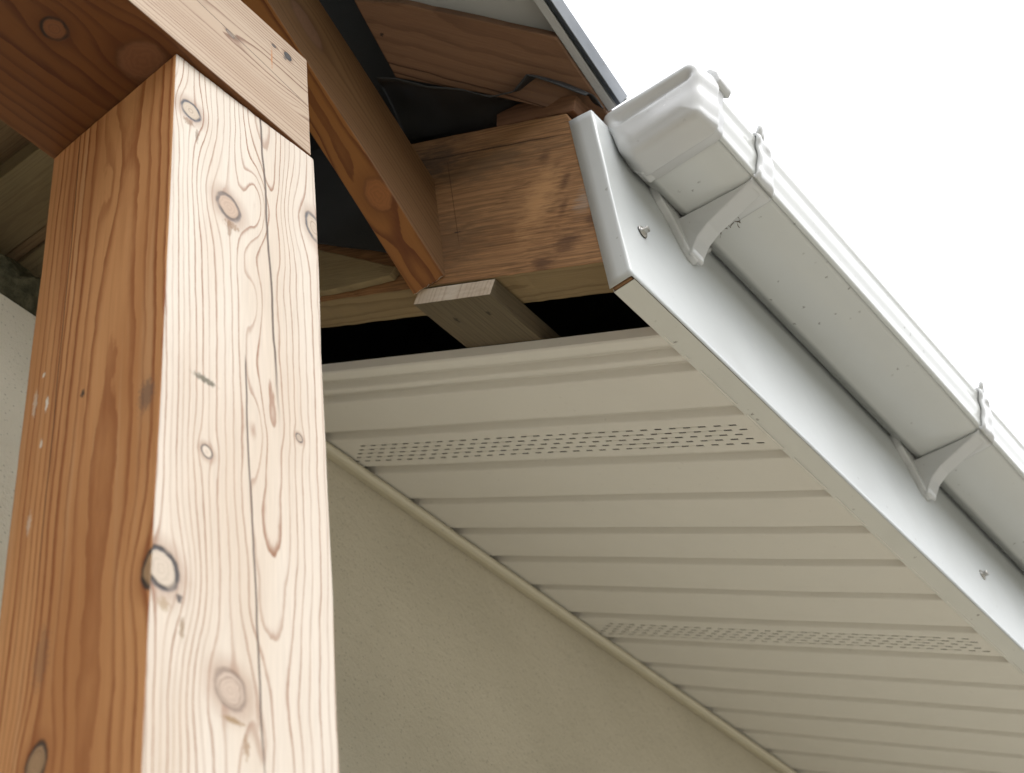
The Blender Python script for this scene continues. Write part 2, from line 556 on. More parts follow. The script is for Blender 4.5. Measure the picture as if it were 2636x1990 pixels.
# ------------------------------------------------------------------ beam on the post
beam_front = wood("beam_pale_face", (.44, .335, .24), (.15, .062, .025), ring=.0046, u0=.074, d0=.009, taper=.030, wob=.010, seed=1.7, warp=.007, contrast=1.1, linew=.55, fiber=.07,
    knots=[(.0720, .0524, .0022, .0050, .25, .8, (.22, .16, .12)), (.1140, .1237, .0044, .0044, 0, 1.0, (.03, .028, .028), (.02, .02, .02)), (.1110, .1058, .0018, .0026, .0, 1.0, (.08, .06, .05))],
    bumps=[(.078, .010, .018, .060, .010), (.052, .150, .010, .030, .012)],
    cracks=[(.0790, .005, .0660, .165, .0007, .002)],
    spots=[(.0900, .103, .0180, .0016, (.42, .17, .05), .8), (.108, .120, .004, .003, (.05, .045, .04), .7), (.074, .057, .004, .005, (.2, .15, .1), .5)], rough=.62)
beam_under = wood("beam_orange_shaded", (.155, .058, .015), (.07, .019, .0045), ring=.0100, u0=.080, d0=.012, taper=.03, wob=.016, seed=8.8, warp=.014, contrast=1.0, linew=.35,  # underside darker than the front: porch shade put into the colour
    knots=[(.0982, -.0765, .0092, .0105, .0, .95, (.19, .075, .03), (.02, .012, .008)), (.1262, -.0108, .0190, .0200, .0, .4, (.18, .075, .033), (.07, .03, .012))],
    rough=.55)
bo = V(-.5905 - .160, -1.10, 1.1226)
# beam v runs from the post's near edge, so shift by the length that lies nearer the camera
beam = timber("porch_beam", bo, X, Y, Z, (.160, 1.792, .136), 'y', [beam_front, beam_under, END],
    {('x', 1): (0, (0, -1.642)), ('x', -1): (0, (.2, -1.642)), ('z', -1): (1, (0, -1.642)), ('z', 1): (1, (.3, -1.642)), ('y', 1): (2, (0, 0)), ('y', -1): (2, (0, 0))},
    bev=.0014, jit=.0008, seg=30, rag=.0007, ragn=10, seed=5.0)
tag(beam, "thick horizontal timber beam with fine straight grain resting on top of the post", "beam")

# ------------------------------------------------------------------ sloping porch rafter
BD = Vector((0, .78355, -.62132)); BD.normalize()
BU = X.cross(BD); BU.normalize()
if BU.z < 0: BU = -BU
br_side = wood("rafter_brown_face", (.20, .108, .047), (.095, .040, .014), ring=.0062, u0=.130, d0=.02, wob=.014, seed=3.9, warp=.008, contrast=.9,
    knots=[(.0520, 1.2108, .0130, .0300, .12, .35, (.20, .105, .06), (.10, .05, .03))], rough=.6)
br_under = wood("rafter_orange_face", (.27, .110, .028), (.12, .034, .007), ring=.0085, u0=.020, d0=.012, wob=.018, seed=5.3, warp=.012, contrast=1.0,
    knots=[(.0265, 1.3970, .0135, .0175, .0, .40, (.30, .115, .035), (.12, .045, .015))], rough=.5)
T = V(-.6477, .9539, 1.2212)
rafter = timber("porch_rafter", T - BD * 1.5 - X * .039, X, BD, BU, (.039, 1.5, .119), 'y', [br_side, br_under, END],
    {('x', 1): (0, (0, 0)), ('x', -1): (0, (.3, 0)), ('z', -1): (1, (0, 0)), ('z', 1): (1, (.2, 0)), ('y', 1): (2, (0, 0)), ('y', -1): (2, (0, 0))},
    bev=.0012, jit=.0010, seg=30, rag=.0018, ragn=14, seed=9.0)
tag(rafter, "steep orange-brown rafter with a big knot, sloping down behind the beam", "rafter")

# ------------------------------------------------------------------ rough sawn rafter end and the boards around it
rough_e, rough_l = (.29, .155, .070), (.145, .063, .026)
raf_mat = wood("rough_sawn_rafter", rough_e, rough_l, ring=.0060, u0=-.05, d0=.08, wob=.010, seed=7.7, warp=.008, contrast=.6, saw=1.9, fiber=.22,
    cracks=[(.0275, -.05, .0338, .245, .0013, .004), (.0363, .048, .1617, .1198, .0010, .0006)],
    spots=[(.135, .105, .0011, .0080, (.03, .022, .02), .9)],
    patches=[(.058, .192, .010, .011, (.075, .034, .018), .6), (.074, .212, .013, .008, (.075, .034, .018), .6), (.094, .232, .016, .007, (.075, .034, .018), .6), (.125, .242, .016, .006, (.08, .036, .018), .55),
             (.112, .205, .055, .024, (.47, .260, .115), .80), (.170, .262, .016, .020, (.075, .034, .018), .7), (.190, .240, .010, .020, (.07, .032, .018), .7), (.146, .286, .016, .012, (.08, .037, .02), .7),
             (.120, .268, .022, .016, (.30, .235, .185), .6), (.05, .10, .03, .12, (.12, .078, .045), .6), (.150, .090, .05, .09, (.13, .082, .046), .5), (.03, .03, .03, .05, (.07, .045, .03), .7)],
    rough=.85)
batten_mat = wood("rough_brown_batten", (.18, .092, .048), (.095, .042, .02), ring=.005, u0=.03, d0=.05, seed=9.4, warp=.006, contrast=.6, saw=.7, rough=.85,
    patches=[(.02, .08, .02, .02, (.52, .30, .15), .6)])


def profile_timber(name, pts, depth, mat, label, cat, extra=None, bev=.0012, org=None):
    """timber end seen square on: outline in (o, z) at the plane a = A0 + extra, running 'depth' along the eave"""
    a = A0 + (extra or 0)
    bm = solid([V(o_, a, z_) for o_, z_ in pts], Y, depth)
    soften(bm, bev, 2, 20)
    ob = link(name, bm, mat)
    og = V(org[0] if org else pts[0][0], a, org[1] if org else pts[0][1])
    flat_uv(ob, og, -SN, SD)
    if isinstance(mat, list):                # second material on the underside, its grain across the depth
        uvl = ob.data.uv_layers[0]
        for p in ob.data.polygons:
            if p.normal.dot(SN) < -.8:
                p.material_index = 1
                for li in p.loop_indices:
                    q_ = ob.data.vertices[ob.data.loops[li].vertex_index].co - og
                    uvl.data[li].uv = (q_.y, q_.dot(SD))
    return tag(ob, label, cat)


def rough_edge(pts, amp=.0012, step=.012, seed=0.0):
    out = []
    for i, p in enumerate(pts):
        q = pts[(i + 1) % len(pts)]
        L_ = math.hypot(q[0] - p[0], q[1] - p[1])
        k = max(1, int(L_ / step))
        for j in range(k):
            t_ = j / k
            x_, y_ = p[0] + (q[0] - p[0]) * t_, p[1] + (q[1] - p[1]) * t_
            if j:
                x_ += amp * noise.noise(Vector((x_ * 90, y_ * 90, seed)))
                y_ += amp * noise.noise(Vector((x_ * 90, y_ * 90, seed + 4)))
            out.append((x_, y_))
    return out


raf_under = wood('rafter_olive_underside', (.235, .170, .088), (.135, .085, .040), ring=.0065, u0=.02, d0=.012, taper=.03, seed=3.1, warp=.014, contrast=.85, rough=.75, saw=.2)
ro = [(-1.00, 1.634), (-.6521, 1.4405), (-.5646, 1.3895), (-.4790, 1.3380), (-.4720, 1.3040), (-.4670, 1.1094), (-.6452, 1.2091), (-1.00, 1.4074)]
profile_timber("roof_rafter", rough_edge(ro, .0010, .012, 1.0), .0486, [raf_mat, raf_under],
               "deep rough sawn rafter end, brown and stained, butting against the white fascia", "rafter", org=(-.6521, 1.4405))
bo_ = [(-.5630, 1.3900), (-.5600, 1.4085), (-.5332, 1.4030), (-.4698, 1.3615), (-.4640, 1.3560), (-.4710, 1.3370)]
profile_timber("packing_batten", rough_edge(bo_, .0012, .008, 2.0), .0350, batten_mat,
               "short broken brown batten lying on top of the rough rafter end", "batten", .0015)

treat2 = wood("treated_olive_board", (.24, .185, .10), (.15, .105, .055), ring=.0055, u0=-.02, d0=.06, seed=12.1, warp=.010, contrast=.5, rough=.8, saw=.5)
weath = wood("weathered_batten", (.12, .094, .058), (.065, .049, .03), ring=.004, u0=.03, d0=.02, seed=14.4, warp=.012, contrast=.6, rough=.85, saw=.8,
    spots=[(.030, .035, .004, .006, (.03, .025, .018), .9), (.078, .030, .003, .005, (.03, .025, .018), .9), (.05, .12, .003, .004, (.02, .018, .014), .8)])

# offcut with a pointed end, in front of the ledger left of the rafter
po = [(-.8700, 1.4625), (-.7320, 1.3240), (-.7420, 1.3170), (-.8011, 1.3430), (-.8700, 1.3790)]
bm = solid([V(o_ * .956, A0 - .001, z_ * .956) for o_, z_ in rough_edge(po, .0014, .010, 5.0)], -Y, .010)
soften(bm, .001, 2, 20)
ob = link("pointed_offcut", bm, treat2)
flat_uv(ob, V(-.8, A0, 1.35), SN, SD)
tag(ob, "olive board offcut cut to a point, left of the steep rafter's foot", "board")
fl = [(-.97, 1.640), (-.690, 1.470), (-.690, 1.288), (-.705, 1.290), (-.820, 1.394), (-.97, 1.50)]  # added near-black sheet; darkens this part of the rafter face
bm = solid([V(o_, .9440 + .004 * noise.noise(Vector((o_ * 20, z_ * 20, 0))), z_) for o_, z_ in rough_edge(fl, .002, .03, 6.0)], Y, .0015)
tag(link("added_dark_sheet", bm, MEMB), "near-black sheet added over the rough rafter, left of the steep rafter", "underlay")
# batten under the rafter that carries the soffit
nb = slope(-.6905, A0 + .0005, .7212)
nail = timber("soffit_batten", nb, SD, Y, SN, (.1045, 1.9, .0178), 'y', [weath, END], {('y', -1): (1, (0, 0)), ('y', 1): (1, (0, 0)), '*': (0, (0, 0))},
              bev=.0008, jit=.0010, seg=60, rag=.0006, ragn=12, seed=7.0)
tag(nail, "weathered flat batten with a pale sawn end, entering the dark gap above the soffit", "batten")

# valley board under the porch roof
vb_mat = wood("valley_board_brown", (.165, .088, .048), (.085, .041, .021), ring=.0085, u0=-.02, d0=.04, wob=.016, seed=10.6, warp=.014, contrast=.75, rough=.8, saw=.35,
    cracks=[(.060, -.3, .050, .4, .0007, .004), (.040, -.3, .052, .4, .0010, .010)],
    spots=[(.02, .02, .0022, .0030, (.02, .015, .01), .9)], patches=[(.055, .20, .04, .06, (.13, .08, .055), .6)])
vb = [(-.6055, .7857), (-.5654, .8119), (-.4501, .9136), (-.4300, .9310), (-.4300, 1.015), (-.4810, .9760), (-.5278, .9345), (-.5634, .9040), (-.6167, .8612), (-.640, .835)]
vb = [(-.655, .745)] + vb[1:9] + [(-.6167, .8612)]
vb = [(-.6055, .7857), (-.5654, .8119), (-.4508, .9126), (-.4508, 1.003), (-.5278, .9345), (-.5634, .9040), (-.6167, .8612)]
bm = solid([porch(o_, a_, DQ - .030) for o_, a_ in rough_edge(vb, .0010, .012, 8.0)], PN, .024)
soften(bm, .0015, 2, 20)
vbo = link("valley_board", bm, vb_mat)
vd = Vector((.66, .63, -.38)); vd.normalize()
flat_uv(vbo, porch(-.60, .80, DQ - .03), PN.cross(vd).normalized(), vd)
tag(vbo, "wide dark brown board crossing diagonally under the grey roof sheet", "board")

# ------------------------------------------------------------------ roofs
DM = 1.018
valley = lambda o_: (DQ - PN.z * (DM - SN.x * o_) / SN.z) / PN.y
hr = [(-.500, valley(-.5) + .045), (-.500, 1.09), (-.440, 1.12), (-.440, 4.2), (-3.0, 4.2), (-3.0, valley(-3.0)), (-.56, valley(-.56))]
bm = solid([slope(o_, a_, DM) for o_, a_ in hr], SN, .02)
solid([V(-.4800, 1.012, 1.300), V(-.4800, 1.012, 1.446), V(-.4800, 4.2, 1.446), V(-.4800, 4.2, 1.300)], -X, .004, bm)  # added skirt, hidden behind the gutter; stops light leaking into the void
tag(link("house_roof", bm, MEMB), "dark underlay beneath the house roof, seen in shadow above the rough rafter", "roof")

roof = empty("porch_roof", porch(-.456, 0))
tag(roof, "grey sheet porch roof with a pale metal drip edge against the sky", "roof")
pp = [(-.4340, 1.0085), (-.4340, -1.2), (-3.0, -1.2), (-3.0, valley(-3.0)), (-.50, valley(-.50) + .004), (-.47, 1.0085)]
bm = solid([porch(o_, a_) for o_, a_ in pp], PN, .006)
rz = porch(0, -1.2).z
q = [Vector((-.44, -1.2, rz)), Vector((-.44, -3.6, rz - 1.45)), Vector((-3.0, -3.6, rz - 1.45)), Vector((-3.0, -1.2, rz))]
nn = Vector((0, -math.sin(PB), math.cos(PB)))
solid([p_ - Y * .001 for p_ in q], nn, .006, bm)
sheet = link("roof_sheet", bm, SHEET)


def run(prof, a0, a1, flip=1):
    """profile in (o, height above the porch roof plane) run along the rake"""
    pts = [porch(o_, a0) + PN * h_ for o_, h_ in prof]
    L_ = (porch(0, a1) - porch(0, a0))
    return solid(pts, L_.normalized(), L_.length)


HB = -.024
b1 = run([(-.4505, HB), (-.4418, HB), (-.4418, HB + .0012), (-.4493, HB + .0012), (-.4493, -.0005), (-.4505, -.0005)], -1.2, 1.0065)
edge = link("edge_trim", soften(b1, .0004, 1), EDGE)
b2 = run([(-.4417, HB + .0075), (-.4358, HB + .0075), (-.4358, -.0005), (-.4417, -.0005)], -1.2, 1.0065)
gapo = link("gap_shade_strip", b2, GAP)  # dark strip standing in for the shaded gap between trim and drip edge
b3 = run([(-.4357, HB - .002), (-.4347, HB - .002), (-.4320, .003), (-.4330, .006), (-.4357, .006)], -1.2, 1.0065)
drip = link("drip_edge", soften(b3, .0004, 1), DRIP)
adopt(roof, sheet, edge, gapo, drip)

# torn underlay sheet between the rafter top and the valley board
bm = bmesh.new()
low = [(-.690, .974, 1.480), (-.665, .974, 1.466), (-.620, .974, 1.436), (-.5759, .974, 1.412), (-.540, .974, 1.4115), (-.505, .974, 1.395), (-.4760, .974, 1.3745), (-.4600, .976, 1.3640), (-.4480, .979, 1.3400)]
top = [(-.6290, .8455, 1.4230), (-.6123, .8560, 1.4165), (-.588, .8754, 1.400), (-.5589, .8949, 1.3882), (-.5385, .9136, 1.3769), (-.5160, .9205, 1.3725), (-.4935, .9153, 1.3758), (-.4741, .9362, 1.3632), (-.4550, .9590, 1.3500)]
rows = []
for j in range(13):
    t_ = j / 12
    row = []
    for i in range(len(low) * 4 - 3):
        fi = i / 4
        i0 = min(int(fi), len(low) - 2)
        f_ = fi - i0
        f_ = f_ * f_ * (3 - 2 * f_)
        lo_ = Vector(low[i0]).lerp(Vector(low[i0 + 1]), f_)
        hi_ = Vector(top[i0]).lerp(Vector(top[i0 + 1]), f_)
        p = lo_.lerp(hi_, t_)
        p.z += .012 * math.sin(math.pi * t_) + .0015 * noise.noise(p * 30)
        row.append(bm.verts.new(V(*p)))
    rows.append(row)
for j in range(12):
    for i in range(len(rows[0]) - 1):
        bm.faces.new((rows[j][i], rows[j][i + 1], rows[j + 1][i + 1], rows[j + 1][i]))
memb = link("roof_underlay", bm, MEMB, smooth=True)
md = memb.modifiers.new("thickness", 'SOLIDIFY'); md.thickness = .0012
tag(memb, "torn dark underlay sheet curling up over the top of the rough rafter", "underlay")

# ------------------------------------------------------------------ fascia
fas = empty("eaves_fascia", V(-.448, A0, 1.0755))
tag(fas, "white folded metal fascia running along the eave below the gutter", "fascia")
FZ0, FZ1, FL = 1.0755, 1.3190, 2.9


def strip(pts, a0, a1, n=1):
    """open sheet: profile in (o, z) run along the eave"""
    bm = bmesh.new()
    prev = None
    for k in range(n + 1):
        a = a0 + (a1 - a0) * k / n
        cur = [bm.verts.new(V(o_, a, z_)) for o_, z_ in pts]
        if prev:
            for i in range(len(cur) - 1): bm.faces.new((prev[i], prev[i + 1], cur[i + 1], cur[i]))
        prev = cur
    return bm


bm = bmesh.new()
nz_ = 24
cols = []
na = 120
for i in range(na + 1):
    a = A0 + .0012 + (.0018 * i if i < 3 else (FL - A0) * (i - 2) / na)
    c_ = []
    for j in range(nz_ + 1):
        z_ = FZ0 + (FZ1 - FZ0) * j / nz_
        o_ = -.448 - .0035 * (j / nz_) + .0007 * noise.noise(Vector((a * 4, z_ * 9, 1))) 
        c_.append(bm.verts.new(V(o_, a, z_)))
    cols.append(c_)
for i in range(na):
    for j in range(nz_):
        bm.faces.new((cols[i][j], cols[i + 1][j], cols[i + 1][j + 1], cols[i][j + 1]))
# the folded end return, facing the viewer, with a rolled corner
prev = [cols[0][j] for j in range(nz_ + 1)]
for o_, a_ in ((-.0003, -.0007), (-.0010, -.0011), (-.0030, -.0012), (-.012, -.0013), (-.0240, -.0012)):
    cur = []
    for j in range(nz_ + 1):
        t_ = j / nz_
        z_ = FZ0 + (FZ1 - FZ0) * t_ + (.0008 if j == 0 else 0)
        wv = .0006 * noise.noise(Vector((z_ * 20, o_ * 60, 3)))
        cur.append(bm.verts.new(V(-.448 - .0035 * t_ + o_ * (1.0 + .1 * t_) , A0 + .0012 + a_ + wv, z_ + .0045 * t_ * min(1, -o_ / .024))))
    for j in range(nz_):
        bm.faces.new((prev[j], prev[j + 1], cur[j + 1], cur[j]))
    prev = cur
panel = link("fascia_panel", bm, WHITE, smooth=True)
md = panel.modifiers.new("thickness", 'SOLIDIFY'); md.thickness = .0007; md.offset = -1
bm = strip([(-.4482, FZ0 - .0004), (-.4600, FZ0 - .0010), (-.4708, FZ0 - .0012), (-.4712, FZ0 + .004)], A0 + .0042, FL, 120)
lipo = link("bottom_lip", bm, FTRIM, smooth=False)
md = lipo.modifiers.new("thickness", 'SOLIDIFY'); md.thickness = .0007
core_m = wood("fascia_core", (.30, .17, .085), (.16, .075, .035), seed=5.9, rough=.8)
bm = solid([V(-.4500, A0 + .0024, FZ0 + .0010), V(-.4700, A0 + .0024, FZ0 + .0010), V(-.4745, A0 + .0024, FZ1 - .012), V(-.4545, A0 + .0024, FZ1 - .012)], Y, 1.9)
core = link("core_board", bm, core_m)
flat_uv(core, V(-.45, A0, FZ0), X, Z)
adopt(fas, panel, lipo, core)


def screw(a, z):
    bm = bmesh.new()
    base = -.448 - .0035 * (z - FZ0) / (FZ1 - FZ0)
    def disc(o0, o1, r0, r1, n, rot=0.0):
        A = [bm.verts.new(V(base + o0, a + r0 * math.cos(rot + 2 * math.pi * i / n), z + r0 * math.sin(rot + 2 * math.pi * i / n))) for i in range(n)]
        B = [bm.verts.new(V(base + o1, a + r1 * math.cos(rot + 2 * math.pi * i / n), z + r1 * math.sin(rot + 2 * math.pi * i / n))) for i in range(n)]
        for i in range(n): bm.faces.new((A[i], A[(i + 1) % n], B[(i + 1) % n], B[i]))
        bm.faces.new(B); bm.faces.new(list(reversed(A)))
    disc(.0016, .0026, .0068, .0062, 28)
    disc(.0026, .0036, .0048, .0042, 24)
    disc(.0036, .0078, .0034, .0033, 6, .3)
    disc(.0078, .0084, .0033, .0026, 6, .3)
    s_ = link("screw", bm, STEEL)
    bm = bmesh.new()
    disc2 = [(0.0, .0070), (.0016, .0066)]
    A = [bm.verts.new(V(base + disc2[0][0], a + disc2[0][1] * math.cos(i * math.pi / 14), z + disc2[0][1] * math.sin(i * math.pi / 14))) for i in range(28)]
    B = [bm.verts.new(V(base + disc2[1][0], a + disc2[1][1] * math.cos(i * math.pi / 14), z + disc2[1][1] * math.sin(i * math.pi / 14))) for i in range(28)]
    for i in range(28): bm.faces.new((A[i], A[(i + 1) % 28], B[(i + 1) % 28], B[i]))
    bm.faces.new(B)
    wsh = link("washer", bm, RUBBER)
    wsh.parent = s_
    return s_


for a_, z_ in ((1.0014, 1.1726), (1.7464, 1.1601)):
    adopt(fas, screw(a_, z_))

# ------------------------------------------------------------------ gutter
ZB = 1.2608
OUT = [(-.4462, 1.3120), (-.4462, 1.2800), (-.4440, 1.2740), (-.4350, 1.2628), (-.4310, 1.2608), (-.3640, 1.2608), (-.3600, 1.2611), (-.3572, 1.2626), (-.3556, 1.2652),
       (-.3550, 1.2690), (-.3540, 1.2740), (-.3522, 1.2790), (-.3506, 1.2830), (-.3496, 1.2870), (-.3492, 1.2920), (-.3490, 1.2970), (-.3482, 1.3010), (-.3464, 1.3050), (-.3450, 1.3080),
       (-.3450, 1.3110), (-.3475, 1.3130), (-.3510, 1.3128), (-.3526, 1.3105)]


def catmull(pts, k=4):
    out = []
    for i in range(len(pts) - 1):
        p0, p1, p2, p3 = pts[max(i - 1, 0)], pts[i], pts[i + 1], pts[min(i + 2, len(pts) - 1)]
        for j in range(k):
            t_ = j / k
            out.append(tuple(.5 * (2 * p1[c] + (p2[c] - p0[c]) * t_ + (2 * p0[c] - 5 * p1[c] + 4 * p2[c] - p3[c]) * t_ * t_ + (3 * p1[c] - p0[c] - 3 * p2[c] + p3[c]) * t_ ** 3) for c in (0, 1)))
    out.append(pts[-1])
    return out


gut = empty("rain_gutter", V(-.40, .9823, ZB))
tag(gut, "white plastic box gutter with a rounded end cap hung along the fascia", "gutter")
ch = link("gutter_channel", strip(catmull(OUT, 3), 1.004, 2.9, 70), PVC, smooth=True)
md = ch.modifiers.new("thickness", 'SOLIDIFY'); md.thickness = .0022; md.offset = 1

CAP = [(-.4475, 1.2800), (-.4400, 1.2660), (-.4340, 1.2594), (-.4290, 1.2584), (-.4240, 1.2584), (-.4100, 1.2584), (-.3850, 1.2584), (-.3690, 1.2584), (-.3640, 1.2584), (-.3580, 1.2590), (-.3540, 1.2612), (-.3522, 1.2650), (-.3512, 1.2700), (-.3490, 1.2760), (-.3472, 1.2820), (-.3464, 1.2880),
       (-.3462, 1.2950), (-.3448, 1.3010), (-.3425, 1.3070), (-.3412, 1.3130), (-.3415, 1.3220), (-.3440, 1.3300), (-.3492, 1.3352),
       (-.3540, 1.3366), (-.3600, 1.3369), (-.3800, 1.3379), (-.4000, 1.3388), (-.4200, 1.3398), (-.4400, 1.3408), (-.4470, 1.3410), (-.4530, 1.3390), (-.4566, 1.3330), (-.4566, 1.3260), (-.4540, 1.3180), (-.4512, 1.3080), (-.4492, 1.2940)]


def offset_loop(pts, d):
    out = []
    n = len(pts)
    for i in range(n):
        p, q, r_ = Vector(pts[i - 1]), Vector(pts[i]), Vector(pts[(i + 1) % n])
        t_ = ((q - p).normalized() + (r_ - q).normalized()).normalized()
        out.append((q.x + t_.y * d, q.y - t_.x * d))
    return out


cl = catmull(CAP + [CAP[0]], 3)[:-1]
def relief(o_, z_):
    """the moulded end: flat top band, a shallow channel under it, then a bulging panel"""
    t_ = (z_ - 1.2584) / .082
    return math.exp(-((t_ - .72) / .075) ** 2) * .0062 - .0030 * math.exp(-((t_ - .25) / .20) ** 2)


def ring_at(d, a):
    return [bm.verts.new(V(o_, a, z_)) for o_, z_ in offset_loop(cl, d)]


AC, RAD = .9823, .0090


def edge_dist(o_, z_):
    best = 9
    for i in range(len(cl)):
        (x0, y0), (x1, y1) = cl[i - 1], cl[i]
        dx_, dy_ = x1 - x0, y1 - y0
        t_ = max(0, min(1, ((o_ - x0) * dx_ + (z_ - y0) * dy_) / (dx_ * dx_ + dy_ * dy_ + 1e-12)))
        best = min(best, math.hypot(o_ - x0 - dx_ * t_, z_ - y0 - dy_ * t_))
    return best


bm = bmesh.new()
loops = [ring_at(*x_) for x_ in ((.0006, 1.0262), (.0014, 1.0255), (.0014, 1.0150), (.0016, 1.0146), (.0036, 1.0138), (.0040, 1.0125), (.0036, 1.0100), (.0012, 1.0000), (0.0, AC + RAD))]
cx, cz = -.401, 1.300
for s_ in (.02, .045, .075, .11, .15, .20, .26, .33, .41, .50, .60, .70, .80, .90, .97):
    row = []
    for o_, z_ in cl:
        o_, z_ = o_ + (cx - o_) * s_, z_ + (cz - z_) * s_
        e_ = edge_dist(o_, z_)
        k_ = max(0.0, RAD - e_)
        row.append(bm.verts.new(V(o_, AC + relief(o_, z_) * min(1, e_ / .016) ** 2 + RAD - math.sqrt(max(0.0, RAD * RAD - k_ * k_)), z_)))
    loops.append(row)
for A_, B_ in zip(loops, loops[1:]):
    n_ = len(A_)
    for i in range(n_): bm.faces.new((A_[i], A_[(i + 1) % n_], B_[(i + 1) % n_], B_[i]))
bm.faces.new(loops[-1])
cap = link("end_cap", bm, PVC_IN, smooth=True)

# the clip that grips the lip at the cap
bm = solid([V(-.3490, 1.0110, 1.3230), V(-.3385, 1.0110, 1.3130), V(-.3325, 1.0110, 1.3200), V(-.3330, 1.0110, 1.3330), V(-.3390, 1.0110, 1.3440), V(-.3490, 1.0110, 1.3440)], Y, .024)
clip = link("cap_clip", soften(bm, .0032, 4), PVC_IN, smooth=True)
bm = solid([V(o_, 1.0250, z_) for o_, z_ in [(-.4480, 1.2760), (-.4440, 1.2640), (-.4380, 1.2560), (-.4300, 1.2570), (-.4300, 1.2620), (-.4400, 1.2780)]], Y, -.018)
cap2 = link("cap_foot", soften(bm, .002, 3), PVC_IN)
adopt(gut, ch, cap, clip, cap2)

# ------------------------------------------------------------------ brackets


def bracket():
    e = empty("gutter_bracket", V(-.448, 1.10, 1.21))
    base = -.4505
    # tapering back plate on the fascia
    pl_ = [(1.0440, 1.2780), (1.0520, 1.2600), (1.0690, 1.2440), (1.0850, 1.2170), (1.0950, 1.2085), (1.1040, 1.2085), (1.1150, 1.2170), (1.1310, 1.2440), (1.1480, 1.2600), (1.1560, 1.2780)]
    bm = solid([V(base, a_, z_) for a_, z_ in pl_], X, .0085)
    bp = link("back_plate", soften(bm, .0022, 3), PVC_IN)
    # gusset under the channel
    gs = [(-.4456, 1.2100), (-.4456, 1.2570), (-.3900, 1.2585), (-.3615, 1.2590), (-.3630, 1.2545), (-.3800, 1.2485), (-.3980, 1.2425), (-.4160, 1.2365), (-.4300, 1.2275), (-.4385, 1.2160), (-.4410, 1.2100)]
    bm = bmesh.new()
    n_ = len(gs)
    rings = []
    for a_, sc in ((1.0900, 1.0), (1.1130, 1.0)):
        rings.append([bm.verts.new(V(o_, a_ if z_ < 1.255 else (1.082 if a_ < 1.1 and o_ < -.42 else (1.124 if a_ > 1.1 and o_ < -.42 else a_)), z_)) for o_, z_ in gs])
    for i in range(n_): bm.faces.new((rings[0][i], rings[0][(i + 1) % n_], rings[1][(i + 1) % n_], rings[1][i]))
    bm.faces.new(rings[0]); bm.faces.new(list(reversed(rings[1])))
    gu = link("gusset", soften(bm, .0022, 3, 15), PVC_IN)
    # strap wrapped round the channel with a wavy front edge
    body = catmull(OUT[2:21], 3)
    tip = [(-.3440, 1.3160), (-.3405, 1.3205), (-.3390, 1.3260)]
    pts = body + tip
    bm = bmesh.new()
    prev = None
    lp = None
    ring_prev = None
    n_ = len(pts)
    for i, (o_, z_) in enumerate(pts):
        p, q = Vector(pts[max(i - 1, 0)]), Vector(pts[min(i + 1, n_ - 1)])
        t_ = (q - p).normalized()
        nx, nz2 = t_.y, -t_.x
        f_ = i / (n_ - 1)
        near = 1.0895 - .0010 * math.sin(f_ * 9)
        far = 1.1270 - (.010 * max(0, (f_ - .5) * 2)) + .0025 * math.sin(f_ * 11)
        if f_ > .93: far -= (f_ - .93) / .07 * .014
        th_ = .0066
        sec = [(near + .001, .0014), (near, th_ * .8), (near + .003, th_ + .0016), (near + .007, th_ + .0004), (near + .013, th_ - .0012), (far - .013, th_ - .0006), (far - .006, th_ + .0004), (far, th_ * .6), (far, .0006)]
        cur = [bm.verts.new(V(o_ + nx * h_, a_, z_ + nz2 * h_)) for a_, h_ in sec]
        if ring_prev:
            for j in range(len(cur)):
                bm.faces.new((ring_prev[j], ring_prev[(j + 1) % len(cur)], cur[(j + 1) % len(cur)], cur[j]))
        else:
            bm.faces.new(list(reversed(cur)))
        ring_prev = cur
    bm.faces.new(ring_prev)
    st = link("strap", bm, PVC_IN, smooth=True)
    md = st.modifiers.new("round", 'SUBSURF'); md.levels = 1; md.render_levels = 1
    adopt(e, bp, gu, st)
    return e


br1 = bracket()
tag(br1, "white plastic gutter bracket next to the end cap", "bracket", "gutter brackets on the fascia")
br2 = br1.copy()
COL.objects.link(br2)
for chd in list(br1.children):
    c2 = chd.copy()
    COL.objects.link(c2)
    c2.parent = br2
    c2.matrix_parent_inverse = chd.matrix_parent_inverse.copy()
br2.location = br1.location + Vector((0, .525, 0))
tag(br2, "white plastic gutter bracket halfway down the gutter, far from the end cap", "bracket", "gutter brackets on the fascia")

# dry leaf litter caught behind the first bracket
g = G("dry_litter")
LIT = g.done(g.mix(g.noise(g.obj(), 250.0, 2.0), (.16, .13, .075), (.06, .04, .02)), .9)
bm = bmesh.new()
random.seed(3)
for k in range(46):
    p = V(-.432 + random.random() * .040, 1.1160 + random.random() * .010, 1.2540 + random.uniform(-.004, .006))
    dr = Vector((random.uniform(-1, 1), random.uniform(-1, 1), random.uniform(-.9, .5))).normalized()
    sd_ = dr.cross(Vector((random.random(), random.random(), random.random()))).normalized()
    L_, W_ = random.uniform(.003, .009), random.uniform(.0003, .0011)
    prev = None
    for j in range(5):
        c_ = p + dr * L_ * j / 4 + sd_ * .0012 * math.sin(j * .9 + k)
        w_ = W_ * (1 - abs(j / 2 - 1) * .6)
        cur = (bm.verts.new(c_ + sd_ * w_), bm.verts.new(c_ - sd_ * w_), bm.verts.new(c_ + dr.cross(sd_) * w_ * .6))
        if prev:
            for q in range(3): bm.faces.new((prev[q], prev[(q + 1) % 3], cur[(q + 1) % 3], cur[q]))
        prev = cur
tag(link("leaf_litter", bm, LIT), "small tuft of dry brown leaf litter caught behind the first bracket", "litter")

# ------------------------------------------------------------------ soffit panels
DS = .7084
O_IN, O_OUT = -1.0260, -.4680


